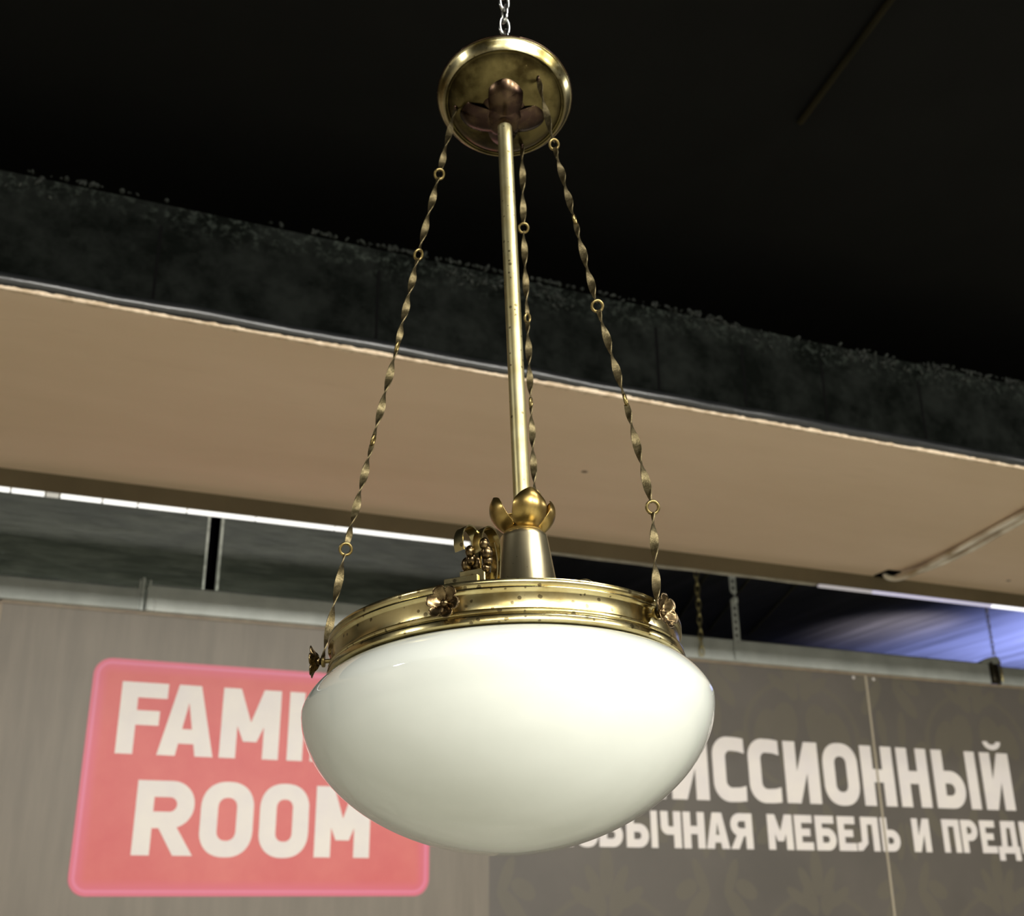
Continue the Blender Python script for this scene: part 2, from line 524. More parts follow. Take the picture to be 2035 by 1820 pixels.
def tube(bm, pts, rad, seg=10, closed=False, up=None):
    n = len(pts)
    rows = []
    prev = None
    for i, p in enumerate(pts):
        if closed: t = pts[(i + 1) % n] - pts[i - 1]
        else: t = pts[min(i + 1, n - 1)] - pts[max(i - 1, 0)]
        t.normalize()
        ref = prev if prev is not None else (up or (Z if abs(t.z) < 0.9 else Vector((1, 0, 0))))
        x = ref - t * ref.dot(t)
        if x.length < 1e-6: x = t.orthogonal()
        x.normalize(); prev = x
        y = t.cross(x)
        r = rad[i] if isinstance(rad, (list, tuple)) else rad
        rows.append([bm.verts.new(p + r * (math.cos(2 * PI * k / seg) * x + math.sin(2 * PI * k / seg) * y)) for k in range(seg)])
    for i in range(n if closed else n - 1):
        a, b_ = rows[i], rows[(i + 1) % n]
        for k in range(seg):
            bm.faces.new([a[k], a[(k + 1) % seg], b_[(k + 1) % seg], b_[k]])
    if not closed:
        bm.faces.new(rows[0][::-1]); bm.faces.new(rows[-1])
    return bm


# ================================================================== THE SETTING
room_box('floor', (-7, -9, -0.1), (13, 17, 0), M['floor'], kind='structure')
room_box('ceiling', (-7, -9, 4.2), (13, 4.9, 4.3), M['black_ceiling'], kind='structure')
room_box('ceiling_rear', (-7, 4.9, 4.2), (13, 17, 4.3), M['streak'], kind='structure')
room_box('wall_left', (-7.1, -9, 0), (-7, 17, 4.2), M['shop_wall'], kind='structure')
room_box('wall_right', (13, -9, 0), (13.1, 17, 4.2), M['shop_wall'], kind='structure')
room_box('wall_back', (-7, -9.1, 0), (13, -9, 4.2), M['shop_wall'], kind='structure')
room_box('wall_far', (-7, 17, 0), (13, 17.1, 4.2), M['black_ceiling'], kind='structure')

# --- the beam: black front face, beige soffit, brown lip with a white bead
beam = room_box('beam', (-7, 3.262, 3.312), (13, 4.77, 3.70), M['beam_black'], kind='structure')
room_box('soffit', (-7, 3.25, 3.30), (13, 4.786, 3.312), M['soffit'], parent=beam)
room_box('lip', (-7, 4.770, 3.223), (13, 4.800, 3.312), M['lip'], parent=beam)
# white bead along the bottom of the lip
sec = [(4.776, 3.224), (4.777, 3.216), (4.788, 3.212), (4.799, 3.216), (4.801, 3.224)]
for sa, sb in ((-7.0, -2.62), (1.86, 3.78), (6.22, 13.0)):
    bm = bmesh.new()
    N = 100
    rows = []
    for i in range(N + 1):
        s = sa + (sb - sa) * i / N
        j = 0.0012 * math.sin(s * 17) + 0.001 * math.sin(s * 6.1)
        rows.append([bm.verts.new((s, w, z + j)) for w, z in sec])
    for a, b_ in zip(rows, rows[1:]):
        for k in range(len(sec) - 1):
            bm.faces.new([a[k], a[k + 1], b_[k + 1], b_[k]])
    room_obj('edge_bead', bm, M['lip_edge'], beam)
# light strips fixed behind the lip, showing as a bright line under it
def glow(name, col, e):
    m_, nt_, b_2 = new_mat(name)
    b_2.inputs['Base Color'].default_value = (0.8, 0.8, 0.8, 1)
    b_2.inputs['Emission Color'].default_value = (*col, 1)
    b_2.inputs['Emission Strength'].default_value = e
    return m_

GW = glow('white_strip_light', (1.0, 1.0, 0.96), 1.25)
GD = glow('dim_strip_light', (0.9, 0.88, 0.8), 0.35)
GL = glow('lilac_strip_light', (0.52, 0.50, 0.80), 0.60)
GK = glow('faint_strip_light', (0.55, 0.52, 0.66), 0.28)
GB = glow('bluish_white_strip_light', (0.93, 0.93, 1.0), 1.4)


def strip_light(label, cuts, mats):
    r = empty('strip_light', Q((cuts[0] + cuts[-1]) / 2, 4.789, 3.22))
    tag(r, label, 'light', 'strip lights behind the beam lip')
    for (s0, s1), m_ in zip(zip(cuts, cuts[1:]), mats):
        bm = bmesh.new()
        sec = [(4.778, 3.2228)] + [(4.789 + 0.0115 * math.cos(a), 3.2155 + 0.0085 * math.sin(a)) for a in [PI + PI * k / 6 for k in range(7)]] + [(4.800, 3.2228)]
        a = [bm.verts.new((s0 + .0035, w, z)) for w, z in sec]; b_ = [bm.verts.new((s1 - .0035, w, z)) for w, z in sec]
        n = len(sec)
        for i in range(n): bm.faces.new([a[i], a[(i + 1) % n], b_[(i + 1) % n], b_[i]])
        bm.faces.new(a[::-1]); bm.faces.new(b_)
        room_obj('light_segment', bm, m_, r, smooth=True, angle=50)

strip_light('white strip light glowing under the brown lip at left', [-2.6, -1.9, -1.2, -0.62, -0.13, 0.0, 0.055, 0.22, 0.36, 0.56, 0.85, 1.20, 1.55, 1.84], [GW, GW, GW, GW, GW, GD, GW, GW, GW, GW, GW, GW, GW])
strip_light('lilac and white strip light glowing under the brown lip at right', [3.80, 4.15, 4.62, 4.98, 5.6, 6.2], [GK, GL, GL, GB, GB])
# black glossy corner bead along the lower front edge, wavy plaster chips beneath it
rnd = random.Random(3)
bm = bmesh.new()
pts = []; N = 260
for i in range(N + 1):
    s = -6.9 + 19.8 * i / N
    pts.append(Vector((s, 3.252 + 0.003 * math.sin(i * .9), 3.330 + 0.0015 * rnd.uniform(-1, 1))))
tube(bm, pts, [0.022 + 0.002 * rnd.uniform(-1, 1) for _ in pts], 10)
room_obj('corner_bead', bm, M['bead_black'], beam, smooth=True)
bm = bmesh.new()
prev = None; N = 2400
jag = 0.0
for i in range(N + 1):
    s = -6.9 + 16.0 * i / N
    jag = 0.72 * jag + 0.28 * rnd.uniform(-1, 1)
    d = 0.004 + 0.016 * max(0.0, jag + 0.25 + 0.25 * math.sin(i * 0.05))
    a = bm.verts.new((s, 3.244, 3.2985)); b_ = bm.verts.new((s, 3.244 + 0.006 + d, 3.2985))
    c = bm.verts.new((s, 3.242, 3.3035 + 0.5 * d))
    if prev:
        bm.faces.new([prev[0], a, b_, prev[1]]); bm.faces.new([prev[2], c, a, prev[0]])
    prev = (a, b_, c)
room_obj('chipped_edge', bm, M['chip'], beam)
# rough mortar crumbs on the upper front edge
bm = bmesh.new()
clump = [(rnd.uniform(-3, 7.5), rnd.uniform(.05, .5), rnd.gauss(0, .02)) for _ in range(46)]
for i in range(1700):
    cs, cw, cz = rnd.choice(clump)
    s = cs + rnd.gauss(0, cw)
    z = 3.690 + cz + 0.016 * rnd.gauss(0, 1) + 0.012 * math.sin(s * 2.1)
    r = rnd.uniform(0.003, 0.012)
    mt = Matrix.Translation((s, 3.262 - 0.2 * r, min(z, 3.715))) @ Matrix.Rotation(rnd.uniform(0, 6), 4, Vector((rnd.random(), rnd.random(), rnd.random() + .1)).normalized()) @ Matrix.Diagonal((r * rnd.uniform(.8, 2.0), r * .8, r * rnd.uniform(.6, 1), 1))
    bmesh.ops.create_icosphere(bm, subdivisions=1, radius=1.0, matrix=mt)
room_obj('mortar_crumbs', bm, M['debris'], beam)
# shallow vertical formwork joints on the black face
bm = bmesh.new()
for s in (0.22, 0.92, 1.98, 2.35, 2.72, 3.2):
    box_bm(bm, (s - .004 * rnd.uniform(.6, 2), 3.2612, 3.36), (s + .005 * rnd.uniform(.6, 2), 3.2625, 3.62))
room_obj('face_joint', bm, M['hole'], beam)

# --- greenish black wall boards behind the fascia
wb = empty('rear_board_wall', Q(0.9, 6.8, 0)); tag(wb, kind='structure')
room_box('board', (-7, 6.80, 0), (0.925, 6.84, 4.2), M['boards'], wb)
room_box('board', (1.018, 6.80, 0), (2.80, 6.84, 4.2), M['boards'], wb)
room_box('board_edge', (0.925, 6.795, 0), (0.937, 6.845, 4.2), M['pale_edge'], wb)
room_box('board_edge', (1.006, 6.795, 0), (1.018, 6.845, 4.2), M['pale_edge'], wb)
room_box('board_gap_backing', (0.6, 7.3, 0), (1.5, 7.32, 4.2), M['hole'], wb)

# --- ceiling battens and pipes
def pipe(name, p0, p1, r, mat, label, cat, group=None):
    bm = bmesh.new()
    tube(bm, [Vector(p0).lerp(Vector(p1), t / 8) for t in range(9)], r, 10)
    return tag(room_obj(name, bm, mat, smooth=True, angle=40), label, cat, group)

pipe('ceiling_pipe', (2.253, 2.66, 4.185), (2.06, 1.5, 4.185), 0.0125, M['olive_pipe'], 'dim olive pipe on the black ceiling above the steel chain, upper right', 'pipe')
for i, (s, ds) in enumerate(((4.55, 0.0), (4.95, 0.02), (5.42, 0.0))):
    lo = (s + 1.15, 9.4, 4.19); hi = (s - 0.6, 5.0, 4.19)
    lab = ['dark ceiling batten beyond the beam, nearest the lamp of the three', 'dark ceiling batten beyond the beam, middle of the three behind the perforated strap', 'dark ceiling batten beyond the beam, farthest from the lamp of the three'][i]
    pipe('ceiling_batten', lo, hi, 0.010, M['rib'], lab, 'batten', 'ceiling battens beyond the beam')


# ================================================================== FASCIA PANELS AND LETTERING
TH = 0.012


class Glyph:
    """bold condensed capitals out of straight bars and swept arcs, height 1"""

    def __init__(self, w, t):
        self.w, self.t, self.p = w, t, []

    def bar(self, x0, y0, x1, y1):
        self.p.append([(x0, y0), (x1, y0), (x1, y1), (x0, y1)])

    def quad(self, *pts):
        self.p.append(list(pts))

    def sweep(self, outer, inner):
        for i in range(len(outer) - 1):
            self.p.append([outer[i], outer[i + 1], inner[i + 1], inner[i]])

    def bowl_right(self, x0, x1, y0, y1, t, tv):
        """a D-shaped bowl open at x0"""
        r = min((y1 - y0) / 2, (x1 - x0)) * 0.98
        def path(xa, xb, ya, yb, r):
            pts = [(xa, yb), (xb - r, yb)]
            pts += [(xb - r + r * math.sin(a), yb - r + r * math.cos(a)) for a in [PI / 2 * k / 8 for k in range(1, 9)]]
            pts += [(xb - r + r * math.cos(a), ya + r - r * math.sin(a)) for a in [PI / 2 * k / 8 for k in range(0, 9)]]
            pts += [(xa, ya)]
            return pts
        self.sweep(path(x0, x1, y0, y1, r), path(x0, x1 - t, y0 + tv, y1 - tv, max(0.01, min(r - tv * 0.8, (y1 - y0) / 2 - tv, x1 - t - x0))))

    def o(self, x0, x1, gap=None):
        t = self.t; tv = t * 0.92
        r = (x1 - x0) / 2
        def path(xa, xb, ya, yb, r, n=40):
            cx = (xa + xb) / 2
            pts = []
            for k in range(n + 1):
                a = 2 * PI * k / n
                x = math.cos(a); y = math.sin(a)
                px = (abs(x) ** 0.85) * (1 if x > 0 else -1) * (xb - xa) / 2 + cx
                cy = (yb - r) if y > 0 else (ya + r)
                pts.append((px, cy + (abs(y) ** 0.9) * (1 if y > 0 else -1) * r))
            return pts
        ro, ri = r * 1.0, max(0.02, r - t) * 1.05
        self.sweep(path(x0, x1, -0.015, 1.015, ro), path(x0 + t, x1 - t, tv - 0.015, 1.015 - tv, ri))

    def c(self, x0, x1):
        t = self.t; tv = t * 0.92; r = min((x1 - x0) * 0.62, 0.3)
        def path(xa, xb, ya, yb, r, dy):
            pts = [(xb, yb - dy)]
            pts += [(xb - 0.45 * (xb - xa - r) , yb - 0.2 * dy)]
            pts += [(xa + r - r * math.sin(a), yb - r + r * math.cos(a)) for a in [PI / 2 * k / 10 for k in range(0, 11)]]
            pts += [(xa + r - r * math.cos(a), ya + r - r * math.sin(a)) for a in [PI / 2 * k / 10 for k in range(0, 11)]]
            pts += [(xb - 0.45 * (xb - xa - r), ya + 0.2 * dy)]
            pts += [(xb, ya + dy)]
            return pts
        self.sweep(path(x0, x1, -0.015, 1.015, r, 0.02), path(x0 + t, x1 + 0.004, tv - 0.015, 1.015 - tv, max(0.03, r - t * 0.8), 0.035))


def glyph(ch, w, t):
    g = Glyph(w, t); T = t; V = t * 0.92
    if ch in 'FЕE':
        g.bar(0, 0, T, 1); g.bar(T, 1 - V, w, 1); g.bar(T, 0.5 - V * .45, w * 0.86, 0.5 + V * .5)
        if ch != 'F': g.bar(T, 0, w, V)
    elif ch in 'AА':
        k = T * 1.08; m_ = w / 2
        g.quad((0, 0), (k, 0), (m_ + k * .18, 1), (m_ - k * .62, 1)); g.quad((w - k, 0), (w, 0), (m_ + k * .62, 1), (m_ - k * .18, 1))
        g.bar(w * .22, 0.17, w * .78, 0.17 + V * .95)
        g.quad((m_ - k * .62, 1), (m_ + k * .62, 1), (m_ + k * .3, 0.8), (m_ - k * .3, 0.8))
    elif ch in 'MМ':
        g.bar(0, 0, T, 1); g.bar(w - T, 0, w, 1); m_ = w / 2
        g.quad((0.0, 1), (T * 1.1, 1), (m_ + T * .42, 0.24), (m_ - T * .42, 0.24)); g.quad((w - T * 1.1, 1), (w, 1), (m_ + T * .42, 0.24), (m_ - T * .42, 0.24))
    elif ch in 'IІ':
        g.bar(0, 0, w, 1)
    elif ch == 'L':
        g.bar(0, 0, T, 1); g.bar(T, 0, w, V)
    elif ch == 'Y':
        m_ = w / 2
        g.bar(m_ - T / 2, 0, m_ + T / 2, 0.45); g.quad((0, 1), (T * 1.1, 1), (m_ + T / 2, 0.4), (m_ - T / 2, 0.4)); g.quad((w - T * 1.1, 1), (w, 1), (m_ + T / 2, 0.4), (m_ - T / 2, 0.4))
    elif ch in 'RРЯ':
        g.bar(0, 0, T, 1); g.bowl_right(T * .8, w * (0.97 if ch != 'Р' else 1), 0.36, 1.0, T, V)
        if ch != 'Р': g.quad((w * .36, 0.42), (w * .36 + T * 1.05, 0.42), (w, 0), (w - T * 1.12, 0))
        if ch == 'Я': g.p = [[(w - x, y) for x, y in q] for q in g.p]
    elif ch in 'OО':
        g.o(0, w)
    elif ch == 'С':
        g.c(0, w)
    elif ch in 'ИЙ':
        g.bar(0, 0, T, 1); g.bar(w - T, 0, w, 1)
        g.quad((T * .25, 0), (T * 1.12, 0), (w - T * .25, 1), (w - T * 1.12, 1))
        if ch == 'Й':
            m_ = w / 2; n = 12; y0 = 1.20
            pa = [(m_ + 0.21 * math.cos(a) , y0 - 0.15 * math.sin(a)) for a in [PI * k / n for k in range(n + 1)]]
            pb = [(m_ + 0.10 * math.cos(a) , y0 - 0.055 * math.sin(a)) for a in [PI * k / n for k in range(n + 1)]]
            g.sweep(pa, pb)
    elif ch == 'Н':
        g.bar(0, 0, T, 1); g.bar(w - T, 0, w, 1); g.bar(T, 0.5 - V / 2, w - T, 0.5 + V / 2)
    elif ch in 'ЬБ':
        g.bar(0, 0, T, 1); g.bowl_right(T * .8, w, 0.0, 0.64, T, V)
        if ch == 'Б': g.bar(T, 1 - V, w * .93, 1)
    elif ch == 'Ч':
        g.bar(w - T, 0, w, 1)
        r = 0.24
        n = 8
        po = [(0, 1), (0, 0.36 + r)] + [(r - r * math.cos(a), 0.36 + r - r * math.sin(a)) for a in [PI / 2 * k / n for k in range(1, n + 1)]] + [(w - T, 0.36)]
        r2 = max(0.03, r - T * .8)
        pi_ = [(T, 1), (T, 0.36 + V + r2)] + [(T + r2 - r2 * math.cos(a), 0.36 + V + r2 - r2 * math.sin(a)) for a in [PI / 2 * k / n for k in range(1, n + 1)]] + [(w - T, 0.36 + V)]
        g.sweep(po, pi_)
    elif ch == 'Л':
        g.bar(w - T, 0, w, 1); g.bar(w * .22, 1 - V, w, 1)
        g.quad((w * .22, 1), (w * .22 + T, 1), (w * .22 + T * .9, 0.22), (w * .22 - T * .05, 0.26))
        g.quad((0, 0), (w * .22, 0.02), (w * .22 + T * .9, 0.22), (w * .22 - T * .05, 0.26), ); g.quad((0, 0), (0, V), (w * .22, 0.27), (w * .22, 0.02))
    elif ch == 'П':
        g.bar(0, 0, T, 1); g.bar(w - T, 0, w, 1); g.bar(T, 1 - V, w - T, 1)
    elif ch == 'Д':
        g.bar(w * .66, 0.0, w * .66 + T, 1); g.bar(w * .24, 1 - V, w * .66 + T, 1)
        g.quad((w * .24, 1), (w * .24 + T, 1), (w * .16 + T, 0), (w * .16, 0)); g.bar(0, 0, w, V)
        g.bar(0, -0.22, T, V); g.bar(w - T, -0.22, w, V)
    elif ch == 'К':
        g.bar(0, 0, T, 1); g.quad((T, 0.40), (T, 0.62), (w - T, 1), (w, 1)); g.quad((T, 0.58), (T, 0.38), (w - T * 1.1, 0), (w, 0))
    return g.p


def lettering(name, items, z0, h, stem, w_face, parent, origin, label=None, clip=None):
    """items: (char, s0, s1); raised 2 mm off the board"""
    bm = bmesh.new()
    lay = 0
    for k, (ch, s0, s1) in enumerate(items):
        for q in glyph(ch, (s1 - s0) / h, stem / h):
            lay = (lay + 1) % 23
            y0, y1 = w_face - origin[1] + 0.0005, w_face - origin[1] - 0.0016 - 0.00002 * lay
            pts = [(s0 + x * h - origin[0], z0 + y * h - origin[2]) for x, y in q]
            a = [bm.verts.new((x, y0, z)) for x, z in pts]
            b_ = [bm.verts.new((x, y1, z)) for x, z in pts]
            bm.faces.new(a); bm.faces.new(b_)
            for i in range(len(pts)):
                j = (i + 1) % len(pts)
                bm.faces.new([a[i], a[j], b_[j], b_[i]])
    if clip:
        for s, sg in ((clip[0], -1), (clip[1], 1)):
            if s is not None:
                bmesh.ops.bisect_plane(bm, geom=list(bm.verts) + list(bm.edges) + list(bm.faces), plane_co=(s - origin[0], 0, 0), plane_no=(sg, 0, 0), clear_outer=True)
    o = room_obj(name, bm, M['white'], parent, origin)
    if label: o['label'] = label
    return o


WF = 6.0
# main board carries the red plate and most of both text lines
main = empty('fascia_panel', Q(2.46, WF, 0))
tag(main, 'wide taupe fascia board behind the lamp carrying the red plate and white lettering', 'sign panel', 'printed fascia boards')
room_box('board', (-0.125, WF, 0), (5.053, WF + TH, 3.058), M['fascia'], main)
room_box('top_trim', (-0.125, WF - .006, 3.050), (5.053, WF + TH, 3.066), M['trim'], main)
room_box('left_edge_trim', (-0.135, WF - .004, 0), (-0.118, WF + TH, 3.058), M['trim'], main)
# red plate with rounded corners
PO = (1.213, WF - .004, 2.268)
bm = bmesh.new()
def rounded(hx, hz, r, n=12):
    pts = []
    for cx, cz, a0 in ((hx - r, hz - r, 0), (-hx + r, hz - r, 90), (-hx + r, -hz + r, 180), (hx - r, -hz + r, 270)):
        for k in range(n + 1):
            a = math.radians(a0 + 90 * k / n)
            pts.append((cx + r * math.cos(a), cz + r * math.sin(a)))
    return pts
vs = [bm.verts.new((x, 0, z)) for x, z in rounded(0.876, 0.552, 0.085)]
vb = [bm.verts.new((x, 0.004, z)) for x, z in rounded(0.876, 0.552, 0.085)]
bm.faces.new(vs)
for i in range(len(vs)):
    j = (i + 1) % len(vs)
    bm.faces.new([vs[i], vs[j], vb[j], vb[i]])
plate = room_obj('red_logo_plate', bm, M['red'], main, PO)
plate['label'] = 'red rounded plate with a lilac glowing border'
WP = WF - .004
lettering('family_lettering', [('F', .478, .700), ('A', .672, .942), ('M', .972, 1.268), ('I', 1.312, 1.392), ('L', 1.432, 1.632), ('Y', 1.648, 1.930)], 2.362, .347, .081, WP, plate, (1.2, WP, 2.36))
lettering('room_lettering', [('R', .602, .885), ('O', .908, 1.166), ('O', 1.196, 1.444), ('M', 1.478, 1.764)], 1.898, .344, .083, WP, plate, (1.2, WP, 1.9))
HEAD_SPLIT = ('Н', 4.939, 5.188); SUB_SPLIT = ('Ь', 5.034, 5.174)
lettering('headline_lettering', [('К', 2.62, 2.87), ('О', 2.90, 3.16), ('М', 3.20, 3.52), ('И', 3.564, 3.815), ('С', 3.850, 4.073), ('С', 4.100, 4.322), ('И', 4.360, 4.612), ('О', 4.645, 4.911), HEAD_SPLIT], 2.238, .366, .0885, WF, main, (4, WF, 2.2), clip=(None, 5.050))
lettering('subline_lettering', [('Н', 2.652, 2.79), ('Е', 2.81, 2.92), ('О', 2.936, 3.075), ('Б', 3.082, 3.23), ('Ь', 3.253, 3.396), ('І', 3.411, 3.453), ('Ч', 3.476, 3.608), ('Н', 3.623, 3.765), ('А', 3.773, 3.929), ('Я', 3.937, 4.092)], 1.970, .200, .0485, WF, main, (4, WF, 1.9))
lettering('subline_lettering', [('М', 4.199, 4.375), ('Е', 4.392, 4.520), ('Б', 4.542, 4.690), ('Е', 4.707, 4.837), ('Л', 4.845, 5.014), SUB_SPLIT], 1.970, .200, .0485, WF, main, (4, WF, 1.9), clip=(None, 5.050))
# seam strip and the next board on the right
room_box('seam_strip', (5.050, WF - .0045, 0), (5.0655, WF + TH, 3.058), M['seam'], main)
rightp = empty('fascia_panel', Q(7.5, WF, 0))
tag(rightp, 'taupe damask fascia board to the right of the pale vertical seam', 'sign panel', 'printed fascia boards')
room_box('board', (5.066, WF, 0), (11.0, WF + TH, 3.058), M['fascia'], rightp)
room_box('top_trim', (5.066, WF - .006, 3.050), (11.0, WF + TH, 3.066), M['trim'], rightp)
lettering('headline_lettering', [HEAD_SPLIT, ('Н', 5.225, 5.467), ('Ь', 5.511, 5.760), ('І', 5.790, 5.874), ('Й', 5.919, 6.164)], 2.238, .366, .0865, WF, rightp, (5, WF, 2.2), clip=(5.066, None))
lettering('subline_lettering', [SUB_SPLIT], 1.970, .200, .0485, WF, rightp, (5, WF, 1.9), clip=(5.066, None))
lettering('subline_lettering', [('И', 5.278, 5.416)], 1.970, .200, .0465, WF, rightp, (5, WF, 1.9))
lettering('subline_lettering', [('П', 5.519, 5.658), ('Р', 5.673, 5.805), ('Е', 5.829, 5.954), ('Д', 5.964, 6.145), ('М', 6.165, 6.34)], 1.970, .200, .0465, WF, rightp, (5, WF, 1.9))
leftp = empty('fascia_panel', Q(-2, WF, 0))
tag(leftp, 'sliver of plain fascia board at the far left edge of the picture', 'sign panel', 'printed fascia boards')
room_box('board', (-5.0, WF, 0), (-0.137, WF + TH, 3.058), M['fascia'], leftp)
room_box('top_trim', (-5.0, WF - .006, 3.050), (-0.137, WF + TH, 3.066), M['trim'], leftp)
# two white screw caps either side of the seam
for s, host in ((4.962, main), (5.122, rightp)):
    bm = bmesh.new()
    bmesh.ops.create_uvsphere(bm, u_segments=16, v_segments=8, radius=0.0105, matrix=Matrix.Translation((s, WF, 3.033)) @ Matrix.Diagonal((1, .5, 1, 1)))
    room_obj('screw_cap', bm, M['screw'], host, smooth=True)


# ================================================================== GALVANISED RAIL ON TOP OF THE BOARDS
def rail(s0, s1, label, dz=0.0, tilt=0.0):
    r = empty('metal_rail', Q((s0 + s1) / 2, 6.02, 3.066))
    tag(r, label, 'metal rail', 'galvanised rails along the top of the fascia')
    # open channel: front web, top and bottom flanges turned away from the room
    bm = bmesh.new()
    sec = [(6.075, 3.068), (5.985, 3.068), (5.980, 3.073), (5.980 + tilt, 3.190 + dz), (5.988 + tilt, 3.198 + dz), (6.075, 3.198 + dz), (6.075, 3.194 + dz), (5.990 + tilt, 3.192 + dz), (5.985, 3.076), (6.075, 3.072)]
    a = [bm.verts.new((s0, w, z)) for w, z in sec]; b_ = [bm.verts.new((s1, w, z)) for w, z in sec]
    n = len(sec)
    for i in range(n):
        bm.faces.new([a[i], a[(i + 1) % n], b_[(i + 1) % n], b_[i]])
    bm.faces.new(a[::-1]); bm.faces.new(b_)
    room_obj('channel', bm, M['zinc'], r)
    return r

ra = rail(-5.0, 0.515, 'shiny galvanised rail on the fascia at left, ending in the joint above the red plate', -0.012, 0.010)
room_box('end_plate', (0.505, 5.974, 3.070), (0.511, 6.075, 3.225), M['zinc'], ra)
room_box('end_lug', (0.518, 5.972, 3.066), (0.530, 5.985, 3.235), M['zinc'], ra)
rb_ = rail(0.545, 6.110, 'long pale galvanised rail running behind the lamp to the right clamp', 0.008)
room_box('end_lug', (0.552, 5.968, 3.070), (0.560, 5.985, 3.225), M['zinc'], rb_)
room_box('end_plate', (0.590, 5.972, 3.068), (0.598, 5.982, 3.190), M['zinc'], rb_)
rail(6.206, 11.0, 'short dull galvanised rail right of the clamp at the picture edge', -0.002, 0.012)


# chains and strap that hold the rail
def oval_link(L, Wd, r, seg=20, rs=7):
    bm = bmesh.new()
    pts = []
    for k in range(seg):
        a = 2 * PI * k / seg
        x = math.cos(a); y = math.sin(a)
        pts.append(Vector((Wd / 2 * (abs(x) ** 0.8) * (1 if x > 0 else -1), 0, L / 2 * (abs(y) ** .9) * (1 if y > 0 else -1))))
    tube(bm, pts, r, rs, closed=True, up=Vector((0, 1, 0)))
    return mesh_from(bm, 'link', True)


def link_chain(root, p, n, pitch, L, Wd, r, mat, a0=0.4, jit=0.0, name='link', twist=None):
    me = oval_link(L, Wd, r)
    me.materials.append(mat)
    for i in range(n):
        o = bpy.data.objects.new(name, me)
        COL.objects.link(o)
        ang = a0 + (PI / 2 if i % 2 else 0) + jit * random.uniform(-1, 1) + (twist or 0) * i
        o.matrix_world = Matrix.Translation(p + Z * (pitch * (i + .5))) @ Matrix.Rotation(ang, 4, 'Z')
        o.parent = root
        o.matrix_parent_inverse = root.matrix_world.inverted()

hc = empty('hanging_chain', Q(3.803, 5.957, 3.085))
tag(hc, 'brass-coloured twisted-link chain hanging from above to the rail, beside the perforated strap', 'chain')
link_chain(hc, Q(3.803, 5.957, 3.085), 23, 0.0485, 0.062, 0.026, 0.0042, M['brass_chain'], 0.25, 0.25)
hc2 = empty('hanging_chain', Q(6.178, 5.975, 3.29))
tag(hc2, 'thin dark chain hanging in the blue light down to the rail clamp', 'chain')
link_chain(hc2, Q(6.168, 5.975, 3.245), 26, 0.0365, 0.046, 0.018, 0.0030, M['brass_chain'], 0.3, 0.25)

# perforated strap with one half twist
bm = bmesh.new()
s0, w0, z0, hw = 4.072, 5.968, 3.075, 0.0245
pit = 0.0435
def spt(x, z):
    tz = min(1.0, max(0.0, (z - 3.43) / 0.085))
    ang = PI * (3 * tz * tz - 2 * tz ** 3)
    return bm.verts.new((s0 + x * math.cos(ang) + 0.018 * max(0, z - 3.4) * 0, w0 - x * math.sin(ang), z))
rowprev = None
for i in range(26):
    za, zb = z0 + i * pit, z0 + (i + 1) * pit; zc = (za + zb) / 2
    if 3.41 < zc < 3.53 or i == 0:
        g = [[spt(x * hw, za + (zb - za) * k / 6) for x in (-1, 1)] for k in range(7)]
        for a, b_ in zip(g, g[1:]): bm.faces.new([a[0], a[1], b_[1], b_[0]])
    else:
        R_ = 0.0098
        outer = [(-hw, za), (0, za), (hw, za), (hw, zc), (hw, zb), (0, zb), (-hw, zb), (-hw, zc)]
        inner = [(R_ * math.cos(math.radians(225 + 45 * k)), zc + R_ * math.sin(math.radians(225 + 45 * k))) for k in range(8)]
        ov = [spt(*p) for p in outer]; iv = [spt(*p) for p in inner]
        for k in range(8):
            bm.faces.new([ov[k], ov[(k + 1) % 8], iv[(k + 1) % 8], iv[k]])
bmesh.ops.remove_doubles(bm, verts=bm.verts, dist=1e-5)
st = room_obj('perforated_strap', bm, M['zinc'], None)
md = st.modifiers.new('thickness', 'SOLIDIFY'); md.thickness = 0.0015
tag(st, 'perforated galvanised strap with one twist, hanging down to the rail', 'strap')

# clamp gripping the rail below the thin chain
cl = empty('rail_clamp', Q(6.17, 5.97, 3.07))
tag(cl, 'bent metal clamp hooked over the rail under the thin chain', 'clamp')
bm = bmesh.new()
pr = [(6.045, 3.212), (6.135, 3.250), (6.200, 3.258), (6.222, 3.215), (6.215, 3.2075), (6.05, 3.2075)]
a = [bm.verts.new((x, 5.972, z)) for x, z in pr]; b_ = [bm.verts.new((x, 6.03, z)) for x, z in pr]
for i in range(len(pr)): bm.faces.new([a[i], a[(i + 1) % len(pr)], b_[(i + 1) % len(pr)], b_[i]])
bm.faces.new(a); bm.faces.new(b_[::-1])
room_obj('hook_plate', bm, M['zinc'], cl, bevel=0.002)
dark_iron = metal('dark_iron', (0.10, 0.09, 0.065, 1), (0.05, 0.045, 0.03, 1), 0.5, None, 60, 0.1)
room_box('gap_shade_sheet', (6.112, 5.986, 3.070), (6.204, 5.992, 3.207), dark_iron, cl)  # added dark sheet standing for shade between the legs, hides blue light behind
for s in (6.122, 6.194):
    bm = bmesh.new()
    tube(bm, [Vector((s, 5.966, 3.215)), Vector((s + .004, 5.962, 3.16)), Vector((s + .006, 5.966, 3.085))], 0.0075, 8)
    room_obj('bolt_leg', bm, dark_iron if s < 6.15 else M['brass_chain'], cl, smooth=True, angle=40)

